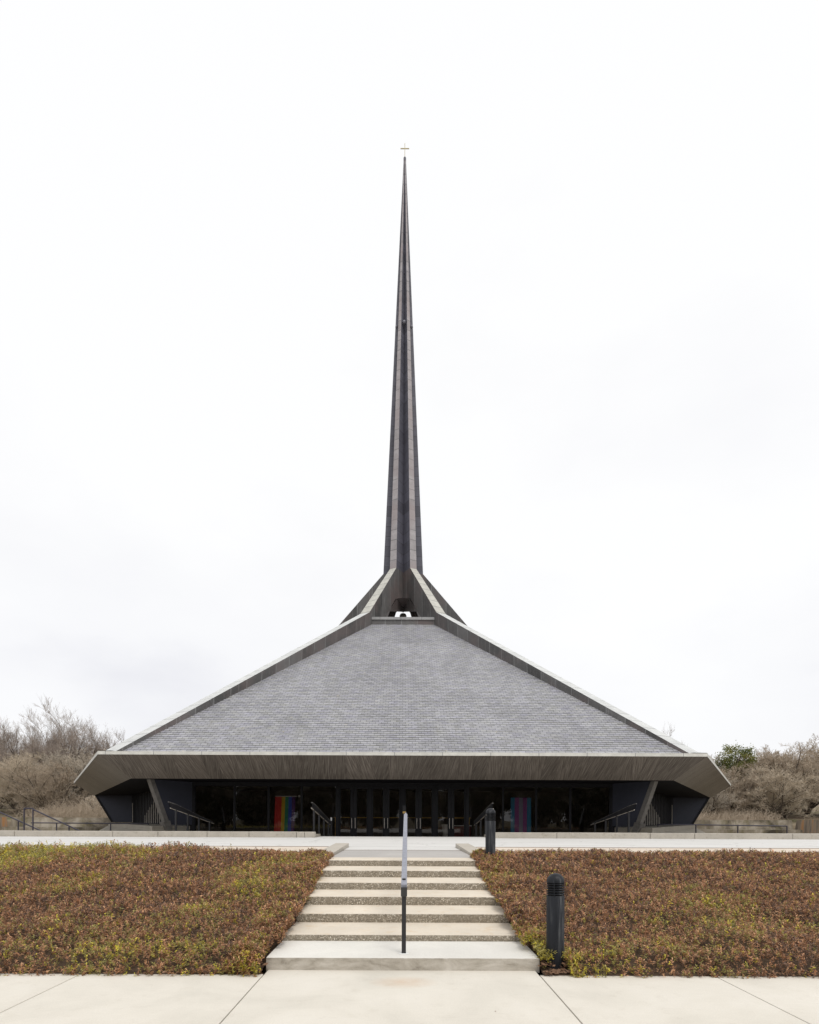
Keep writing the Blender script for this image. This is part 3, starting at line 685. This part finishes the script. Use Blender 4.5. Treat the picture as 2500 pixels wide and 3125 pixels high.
court_rail('long sloping railing in front of the rightmost glass beside the right strut', (514, 2447), (647, 2508), (520, 2466), (652, 2513), (28.6, 31.8), -1, False)
# thin pipe rails of the side stairwells
def pipes(label, d, lines, posts):
    p0 = at(*lines[0][0], d); o = empty('pipe_railing', (p0.x, d, .2)); off = o.location.copy(); tag(o, label, 'railing')
    b = MB()
    for a, c in lines: b.tube(at(*a, d) - off, at(*c, d) - off, .035)
    b.build('rail', M['railpipe'], o)
    for (x, y) in posts:
        p = at(x, y, d); b = MB(); b.tube(Vector((p.x, p.y, .2)) - off, p - off, .035); b.build('post', M['railpipe'], o)
pipes('dark pipe railing sloping down from the left edge of the photo', 33, [((-60, 2444), (0, 2479)), ((0, 2479), (124, 2535)), ((124, 2535), (180, 2560))], [(56, 2506), (-50, 2450)])
pipes('tall square-topped pipe handrail left of the church, sloping down to the right', 31.5, [((74, 2467), (101, 2467)), ((101, 2470), (240, 2534)), ((240, 2534), (290, 2557))], [(74, 2466), (101, 2466), (211, 2521)])
pipes('low level pipe railing running to the left tip of the church', 36, [((95, 2511), (368, 2513)), ((368, 2513), (455, 2514))], [(173, 2511), (338, 2512), (453, 2514)])
pipes('low level pipe railing by the mossy wall right of the church', 36, [((2005, 2516), (2124, 2517)), ((2124, 2517), (2402, 2521))], [(2008, 2516), (2124, 2517), (2252, 2519), (2402, 2521)])

# ------------------------------------------------------------------ mossy perimeter walls
def peri(sgn, label, bend):
    xb = (bend - VX) * 56 / F; o = empty('perimeter_wall', (xb, 56, .2)); tag(o, label, 'wall')
    b = MB(); L = []
    x0, x1 = 0, -sgn * 24.0
    xa, xc = min(x0, x1), max(x0, x1)
    b.hexa([(xa, -.1, 0), (xc, -.1, 0), (xc, .55, 0), (xa, .55, 0)], [(xa, .25, 1.53), (xc, .25, 1.53), (xc, .55, 1.53), (xa, .55, 1.53)]); b.build('wall_panel', M['wall'], o)
    b = MB(); b.box(xa, xc, -1.3, -.11, 0, .68); b.build('ledge', M['wall'], o)
    b = MB(); e = Vector((sgn * 5.5, -12, 0)); t = .3 * sgn
    A = [Vector((0, 0, 0)), e, e + Vector((t, 0, 0)), Vector((t, 0, 0))]; 
    B = [Vector((t * .9, 0, 1.53)), e + Vector((t * .9, 0, 1.95)), e + Vector((t * 1.9, 0, 1.95)), Vector((t * 1.9, 0, 1.53))]
    if sgn < 0: A = A[::-1]; B = B[::-1]
    b.hexa(A, B); b.build('wing', M['rust'], o)
peri(-1, 'mossy low perimeter wall left of the church with a rust streaked end at the photo edge', 30)
peri(1, 'mossy low perimeter wall right of the church with an orange rust streaked end at the photo edge', 2422)

# ------------------------------------------------------------------ ground cover (leafy beds)
rng = np.random.default_rng(3)
def nf(x, y, s, o=0): return noise.noise(Vector((x * s + o, y * s - o, o * 1.7)))
def bed(name, sgn, label, xmax):
    pos = []; scl = []; colr = []; ups = []
    y = 6.6
    while y < 14.55:
        dy = .25; s = 1 + .06 * (y - 7); dens = 760 / s ** 2
        n = int(dens * dy * (xmax - 1.45))
        X = rng.uniform(1.42, xmax, n); Y = rng.uniform(y, y + dy, n)
        n2 = int(n * .10); X = np.concatenate([X, rng.uniform(1.44, 1.95, n2)]); Y = np.concatenate([Y, rng.uniform(y, y + dy, n2)])
        for xx, yy in zip(X, Y):
            x = xx * sgn
            edge = 1.50 + .07 * nf(0, yy, 2.2, 3 + sgn) + (.28 * sm(13.0, 14.0, yy))
            if xx < edge - .06: continue
            fr = 6.70 + .09 * nf(x, 0, 2.3, 7)
            if yy < fr - .09: continue
            if sgn > 0 and (xx - 1.735) ** 2 + (yy - 6.98) ** 2 < .125 ** 2: continue
            if xx < (1.84 if sgn > 0 else 1.535) and yy < 6.84 : continue
            if xx < 1.535 and yy < 7.3: continue
            if sgn > 0 and (xx - 1.765) ** 2 + (yy - 12.35) ** 2 < .12 ** 2: continue
            gp = .95 * nf(x, yy, .55, 11) + .4 * nf(x, yy, 1.7, 5) - .15
            if sgn < 0: gp += .95 * sm(3.5, 9, -x) * sm(9.6, 12.5, yy) + .2 * sm(12.8, 14.3, yy)
            else: gp += .15 * sm(12.3, 14, yy)
            gp += (.74 if sgn > 0 else .46) * (1 - sm(6.9, 8.5, yy)) * (1 - .6 * sm(4, 4.8, abs(x))) + .22 * (1 - sm(1.6, 2.1, xx))
            taper = min(1, (yy - fr + .14) / .3) * min(1, .45 + max(0, (xx - edge + .06)) / .3)
            hgt = (.045 + .13 * max(0, taper)) + (.07 if xx < 1.85 and yy < 8.6 else 0) + .085 * nf(x, yy, 1.1, 2) + .045 * nf(x, yy, 4, 8)
            tall = rng.random()
            if yy > 12.5 and sgn < 0 and x < -3.5: hgt += .12 * tall ** 3
            elif yy > 13: hgt += .07 * tall ** 3
            if yy > 12.6 and not (sgn < 0 and x < -4.2): hgt *= lerp(1, .5, sm(12.6, 14, yy))
            elif sgn > 0: pass
            if yy > 14.3: continue
            hgt *= (.62 + .5 * rng.random()) if yy > fr + .15 else rng.uniform(.15, 1.1)
            pos.append((x, yy, bank(yy) + max(.02, hgt) - .02 * 1)); scl.append(s * rng.uniform(.75, 1.25)); ups.append(max(.0, 1 - taper) if taper < .7 else 0)
            r = rng.random()
            if r < .022 + .10 * max(0, gp) + (.14 if gp > .45 else 0): c = (.74, .64, .10)
            elif r < .08 + max(0, gp) * .85: c = (.43, .38, .13)
            elif r < .45 : c = (.23, .145, .105)
            elif r < .86: c = (.50, .27, .15)
            else: c = (.70, .42, .24)
            q = rng.uniform(.6, 1.1); colr.append([c[0] * q, c[1] * q, c[2] * q])
        y += dy
    pos = np.array(pos); scl = np.array(scl); colr = np.array(colr); ups = np.array(ups); n = len(pos); K = 9
    base = np.repeat(pos, K, 0); s = np.repeat(scl, K); c = np.repeat(colr, K, 0); m = n * K
    az = rng.uniform(0, 2 * np.pi, m); el = rng.uniform(-.15, 1.25, m); j = np.tile(np.arange(K) / K, n)
    lean = np.repeat(rng.normal(0, .25, (n, 2)), K, 0)
    base[:, 2] += (j - .6) * .05 * s; base[:, :2] += lean * (j * .05 * s)[:, None]
    d = np.stack([np.cos(az) * np.cos(el), np.sin(az) * np.cos(el), np.sin(el)], 1)
    L = (.033 * s * rng.uniform(.7, 1.3, m))[:, None]; W = (.0066 * s * rng.uniform(.8, 1.3, m))[:, None]
    side = np.stack([-np.sin(az), np.cos(az), rng.uniform(-.5, .5, m)], 1); side /= np.linalg.norm(side, axis=1)[:, None]
    droop = np.zeros((m, 3)); droop[:, 2] = -.006 * s
    v = np.stack([base, base + d * L * .5 + side * W, base + d * L + droop, base + d * L * .5 - side * W], 1).reshape(-1, 3)
    cc = c * rng.uniform(.7, 1.35, (m, 1)); cc = np.clip(cc, 0, 1)
    cols = np.ones((m, 4, 4)); cols[:, :, :3] = cc[:, None, :]
    o = np_mesh(name, v, np.arange(m * 4).reshape(-1, 4), M['leaf'], cols.reshape(-1, 4)); tag(o, label, 'ground cover', kind='stuff')
    print(name, m)
bed('ground_cover', -1, 'reddish brown leafy ground cover on the bank left of the steps', 15)
bed('ground_cover', 1, 'reddish brown and yellow-green leafy ground cover on the bank right of the steps', 15)
b = MB()
for sgn in (-1, 1):
    for i in range(40):
        x0, x1 = sorted((sgn * (1.545 + i * .6), sgn * (1.545 + (i + 1) * .6)))
        for y0, y1 in ((6.68, 9), (9, 12.6), (12.6, 14.44)):
            b.face([(x0, y0, bank(y0) - .01), (x1, y0, bank(y0) - .01), (x1, y1, bank(y1) - .01), (x0, y1, bank(y1) - .01)])
tag(b.build('soil_bank', M['soil']), kind='structure')
# dead leaves
vv = []; cc = []
for k in range(284):
    if k > 150 and k < 240: x, y = rng.uniform(1.55, 1.95), rng.uniform(6.67, 6.98)
    elif k >= 280: x, y = rng.uniform(-5, 5), rng.uniform(4.5, 6.6)
    elif k >= 240: x, y = rng.uniform(-1.72, -1.54), rng.uniform(6.68, 7.3)
    elif k < 45: x, y = rng.uniform(1.56, 2.0), rng.uniform(6.66, 6.95)
    elif k < 60: x, y = rng.uniform(-1.75, -1.55), rng.uniform(6.7, 7.4)
    elif k < 110: x, y = rng.uniform(3.0, 4.8), rng.uniform(6.62, 6.74)
    else: x, y = rng.uniform(-4.8, -1.6), rng.uniform(6.6, 6.72)
    z = .012 + rng.uniform(0, .03) + (0.05 if y > 6.8 else 0); a = rng.uniform(0, 6.28); l = rng.uniform(.02, .05) * (1.5 if 150 < k < 280 else .45 if k >= 280 else 1); ww = l * .45
    dx, dy = math.cos(a), math.sin(a)
    vv += [(x, y, z), (x + dx * l * .5 - dy * ww, y + dy * l * .5 + dx * ww, z + rng.uniform(0, .02)), (x + dx * l, y + dy * l, z + rng.uniform(0, .025)), (x + dx * l * .5 + dy * ww, y + dy * l * .5 - dx * ww, z + rng.uniform(0, .02))]
    t = rng.uniform(.6, 1.3); cc += [(.33 * t, .2 * t, .13 * t, 1)] * 4
tag(np_mesh('fallen_leaves', np.array(vv), np.arange(len(vv)).reshape(-1, 4), M['leaf'], np.array(cc)), 'dry brown fallen leaves along the foot of the beds', 'leaves', kind='stuff')

# ------------------------------------------------------------------ trees
def seg_mesh(name, segs, mat, parent, sides=3):
    A = np.array([s[0] for s in segs]); B = np.array([s[1] for s in segs]); ra = np.array([s[2] for s in segs]); rb = np.array([s[3] for s in segs])
    d = B - A; d /= np.linalg.norm(d, axis=1)[:, None] + 1e-9
    up = np.where(np.abs(d[:, 2:3]) > .9, np.array([[1., 0, 0]]), np.array([[0, 0, 1.]]))
    p = np.cross(d, up); p /= np.linalg.norm(p, axis=1)[:, None]; q = np.cross(d, p); n = len(A)
    V = np.zeros((n, 2 * sides, 3)); 
    for k in range(sides):
        t = 2 * np.pi * k / sides; o = p * math.cos(t) + q * math.sin(t)
        V[:, k] = A + o * ra[:, None]; V[:, sides + k] = B + o * rb[:, None]
    Q = np.array([[k, (k + 1) % sides, sides + (k + 1) % sides, sides + k] for k in range(sides)])
    F_ = (np.arange(n)[:, None, None] * 2 * sides + Q[None]).reshape(-1, 4)
    return np_mesh(name, V.reshape(-1, 3), F_, mat, parent=parent)
def grow_tree(name, H, stems, spread, kids, seed, twig, rad, start=.25, lenf=(.5, .5, .5, .5), twr=.012, fan=(.25, .6), trop=.05, tipf=.45):
    rg = random.Random(seed); thick, thin = [], []
    def branch(p, d, ln, r, lv):
        n = 4 if lv < 2 else 3 if lv < 4 else 2
        pts = [p]; dirs = []; cur = p.copy(); dd = d.copy()
        for i in range(n):
            dd = (dd + Vector((rg.gauss(0, .16), rg.gauss(0, .16), rg.gauss(trop, .1)))).normalized(); cur = cur + dd * ln / n; pts.append(cur); dirs.append(dd)
        r_end = max(twr * .5, r * .45)
        for i in range(n):
            s = (tuple(pts[i]), tuple(pts[i + 1]), max(twr * .5, lerp(r, r_end, i / n)), max(twr * .5, lerp(r, r_end, (i + 1) / n)))
            (thick if lv < 2 else thin).append(s)
        if lv >= len(kids): return
        for c in range(kids[lv]):
            f = (c + rg.random()) / kids[lv]; f = start + (1 - start) * f if lv == 0 else .15 + .85 * f
            x = f * n; i = min(n - 1, int(x)); q = pts[i].lerp(pts[i + 1], x - i)
            base = dirs[i]; ang = rg.uniform(.45, .95) * spread; az = rg.uniform(0, 6.283)
            a = base.orthogonal().normalized(); bb = base.cross(a); nd = (base * math.cos(ang) + (a * math.cos(az) + bb * math.sin(az)) * math.sin(ang)).normalized()
            nd = (nd + Vector((0, 0, .18))).normalized()
            branch(q, nd, ln * lenf[min(lv, 3)] * rg.uniform(.7, 1.15) * (1.15 - tipf * f), lerp(r, r_end, f) * .55, lv + 1)
    for k in range(stems):
        az = 6.283 * k / stems + rg.uniform(-.3, .3); t = 0 if stems == 1 else rg.uniform(*fan)
        branch(Vector((0, 0, 0)), Vector((math.cos(az) * t, math.sin(az) * t, 1)).normalized(), H * .8 * rg.uniform(.85, 1.05), rad, 0)
    o = empty(name); seg_mesh('trunk', thick, M['bark'], o, 6); seg_mesh('crown', thin, twig, o, 3); print(name, len(thin)); return o
T = {}
T['tall'] = grow_tree('bare_tree', 13, 7, .85, (9, 8, 6, 5), 23, M['twig_dark'], .15, .35, (.34, .5, .5, .5), .015, fan=(.2, .95), trop=.09, tipf=.1)
T['bush'] = grow_tree('bare_shrub_tree', 8.0, 7, 1.2, (9, 7, 6, 5), 5, M['twig'], .12, .06, (.6, .52, .5, .55), .021)
T['bush2'] = grow_tree('bare_shrub_tree', 8.2, 8, 1.35, (8, 7, 6, 5), 9, M['twig'], .13, .06, (.62, .52, .5, .5), .021)
TW = [M['twig'], mk_bark('grey_tan_twigs', (.50, .44, .36)), mk_bark('light_tan_twigs', (.66, .57, .46)), mk_bark('dull_brown_twigs', (.44, .36, .275))]
used = set()
def place(kind, px, ypx, d, label, sc=1.0, rz=None, name=None, grp=None):
    src = T[kind]; H = {'tall': 14.7, 'bush': 8.3, 'bush2': 8.3, 'ever': 9.0}[kind]
    p = at(px, ypx, d); zb = gz(p.x, d); s = (p.z - zb) / H
    if kind in used:
        o = src.copy(); S.collection.objects.link(o)
        for chd in src.children:
            q = chd.copy(); S.collection.objects.link(q); q.parent = o
    else: o = src; used.add(kind)
    if kind != 'ever':
        for chd in o.children:
            if chd.name.startswith('crown'):
                chd.material_slots[0].link = 'OBJECT'; chd.material_slots[0].material = M['twig_dark'] if kind == 'tall' else TW[int(abs(px * 7 + d)) % 4]
    for kk in ('label', 'group'):
        if kk in o: del o[kk]
    o.location = (p.x, d, zb - .15); o.rotation_euler = (0, 0, random.uniform(0, 6.28) if rz is None else rz); o.scale = (s * sc, s * sc, s)
    tag(o, label, 'tree', grp or 'bare trees beyond the perimeter walls'); return o
# tall, open ones at the left
place('tall', 60, 2215, 84, 'tall bare tree at the far left edge, twigs against the sky')
place('tall', 165, 2158, 88, 'tallest bare tree on the left, rising above the brush')
place('tall', 245, 2190, 86, 'tall bare tree next to the left eave, leaning twigs')
place('tall', 345, 2240, 96, 'bare treetop showing just above the left end of the roof')
place('tall', 108, 2188, 92, 'bare tree between the two tallest on the left, slightly farther off')
place('tall', 292, 2215, 90, 'bare tree with open crown close beside the left eave tip')
place('tall', -70, 2200, 90, 'bare tree partly cut off by the left photo edge')
place('tall', 2035, 2225, 98, 'faint bare treetop peeping over the right end of the roof', .45)
# left brush
for px, yp, d, k, lb in ((-30, 2330, 74, 'bush', 'tan bare shrub tree at the left photo edge behind the wall'),
    (60, 2300, 72, 'bush2', 'dense tan multi-stemmed tree above the square-topped handrail'), (150, 2318, 69, 'bush', 'wide tan multi-stemmed tree behind the middle of the left wall'),
    (235, 2290, 76, 'bush2', 'tan bare tree filling the gap below the left eave tip'), (310, 2300, 80, 'bush', 'tan bare tree tucked behind the left eave'),
    (110, 2290, 82, 'bush', 'back row tan tree below the tallest left tree'), (0, 2300, 84, 'bush2', 'back row tan tree near the left edge'), (300, 2420, 66, 'bush', 'small tan shrub just left of the slanted dark wall'),
    (200, 2300, 92, 'bush', 'hindmost tan tree behind the left brush'), (380, 2330, 90, 'bush2', 'tan tree hidden mostly by the left roof corner')):
    place(k, px, yp, d, lb, 1.25)
# right brush
for px, yp, d, k, lb in ((2115, 2310, 80, 'bush', 'tan bare tree right behind the right eave corner'), (2175, 2300, 76, 'bush2', 'tan bare tree in front of the green one'),
    (2245, 2335, 68, 'bush', 'low tan bare tree under the green crown'), (2320, 2305, 74, 'bush2', 'tan bare tree just right of the green crown'),
    (2395, 2278, 70, 'bush2', 'spreading dark-limbed bare tree behind the right wall'), (2465, 2262, 76, 'bush', 'tallest bare tree on the right near the photo edge'),
    (2540, 2275, 72, 'bush', 'bare tree cut off by the right photo edge'), (2430, 2290, 88, 'bush2', 'back row bare tree at the far right'),
    (2280, 2310, 90, 'bush', 'back row bare tree behind the green one'), (2150, 2345, 67, 'bush', 'small bare shrub just right of the slanted dark wall'),
    (2210, 2325, 88, 'bush2', 'back row bare tree left of the green crown'), (2080, 2330, 92, 'bush', 'bare tree mostly hidden by the right roof corner'), (2350, 2330, 66, 'bush', 'low brushy tree right behind the right wall ledge')):
    place(k, px, yp, d, lb, 1.25)
# the green one
def leafy(name, H, seed, cz, rad3, ncl, cols, lsz):
    rg = np.random.default_rng(seed); o = empty(name); segs = [((0, 0, 0), (0.1, 0, H * .55), .16, .1), ((.1, 0, H * .55), (0, .1, H * .9), .1, .03)]; C = []
    for k in range(ncl):
        u = rg.normal(size=3); u /= np.linalg.norm(u); rr = rg.uniform(.35, 1) ** .5 * rg.uniform(.7, 1.12); c = u * rr * np.array(rad3) + np.array([0, 0, cz]); C.append(c)
        if k % 4 == 0: segs.append(((.08, 0, max(H * .3, c[2] - 1.4)), tuple(c), .04, .012))
    seg_mesh('trunk', segs, M['bark'], o, 6); V = []; cs = []
    per = 60
    for c in C:
        P = c + rg.normal(0, .26, (per, 3)) * np.array([1, 1, .8]); D = rg.normal(size=(per, 3)); D /= np.linalg.norm(D, axis=1)[:, None]; E = np.cross(D, rg.normal(size=(per, 3))); E /= np.linalg.norm(E, axis=1)[:, None]
        V.append(np.stack([P, P + D * lsz * .5 + E * lsz * .3, P + D * lsz, P + D * lsz * .5 - E * lsz * .3], 1)); base = np.array(cols[rg.integers(len(cols))]) * rg.uniform(.75, 1.25)
        q = np.ones((per, 4, 4)); q[:, :, :3] = base[None, None] * rg.uniform(.7, 1.3, (per, 1, 1)); cs.append(q)
    V = np.concatenate(V).reshape(-1, 3); np_mesh('crown', V, np.arange(len(V)).reshape(-1, 4), M['leaf'], np.concatenate(cs).reshape(-1, 4), o); return o
T['ever'] = leafy('evergreen_tree', 9, 4, 7.0, (2.5, 2.3, 1.9), 110, [(.11, .13, .04), (.18, .195, .055), (.27, .26, .07)], .17)
place('ever', 2247, 2268, 73, 'yellow-green evergreen crown rising out of the bare trees at right', 1.0, 0, grp='evergreens')
# low tangle of brush between and under the trees
rg = random.Random(21); segs = []
for k in range(300):
    sd = -1 if k % 2 else 1; d0 = rg.uniform(58.5, 72); x0 = sd * rg.uniform(15, 37) * d0 / 62; z0 = gz(x0, d0)
    for j in range(55):
        p = Vector((x0 + rg.gauss(0, .7), d0 + rg.gauss(0, .7), z0 - .1 + abs(rg.gauss(0, .35)))); dd = Vector((rg.gauss(0, .7), rg.gauss(0, .7), 1)).normalized(); l = rg.uniform(.3, 1.0) * (1 + .5 * (d0 > 66))
        for t in range(3):
            q = p + dd * l / 2; segs.append((tuple(p), tuple(q), .011, .008)); p = q; dd = (dd + Vector((rg.gauss(0, .35), rg.gauss(0, .35), rg.gauss(-.1, .2)))).normalized()
tag(seg_mesh('brush_thicket', segs, TW[3], None), 'tangle of low tan brush under the bare trees', 'brush', kind='stuff')
# trees across the street behind the viewer : the dark glass mirrors them
TB = leafy('street_tree', 9, 14, 4.6, (4.6, 3.2, 4.6), 360, [(.16, .15, .10), (.24, .2, .15), (.34, .3, .24)], .45)
for k in range(12):
    o = TB if k == 0 else TB.copy()
    if k:
        S.collection.objects.link(o)
        for chd in TB.children:
            q = chd.copy(); S.collection.objects.link(q); q.parent = o
    o.location = (-46 + k * 8.3, -26 - 4 * (k % 2), -.3); o.rotation_euler.z = k * 1.3 if k else 0; o.scale = (1.15, 1.15, 1.0 + .12 * (k % 3))
    tag(o, 'dark street tree across the road behind the viewer, mirrored in the glass', 'tree', 'trees across the street')
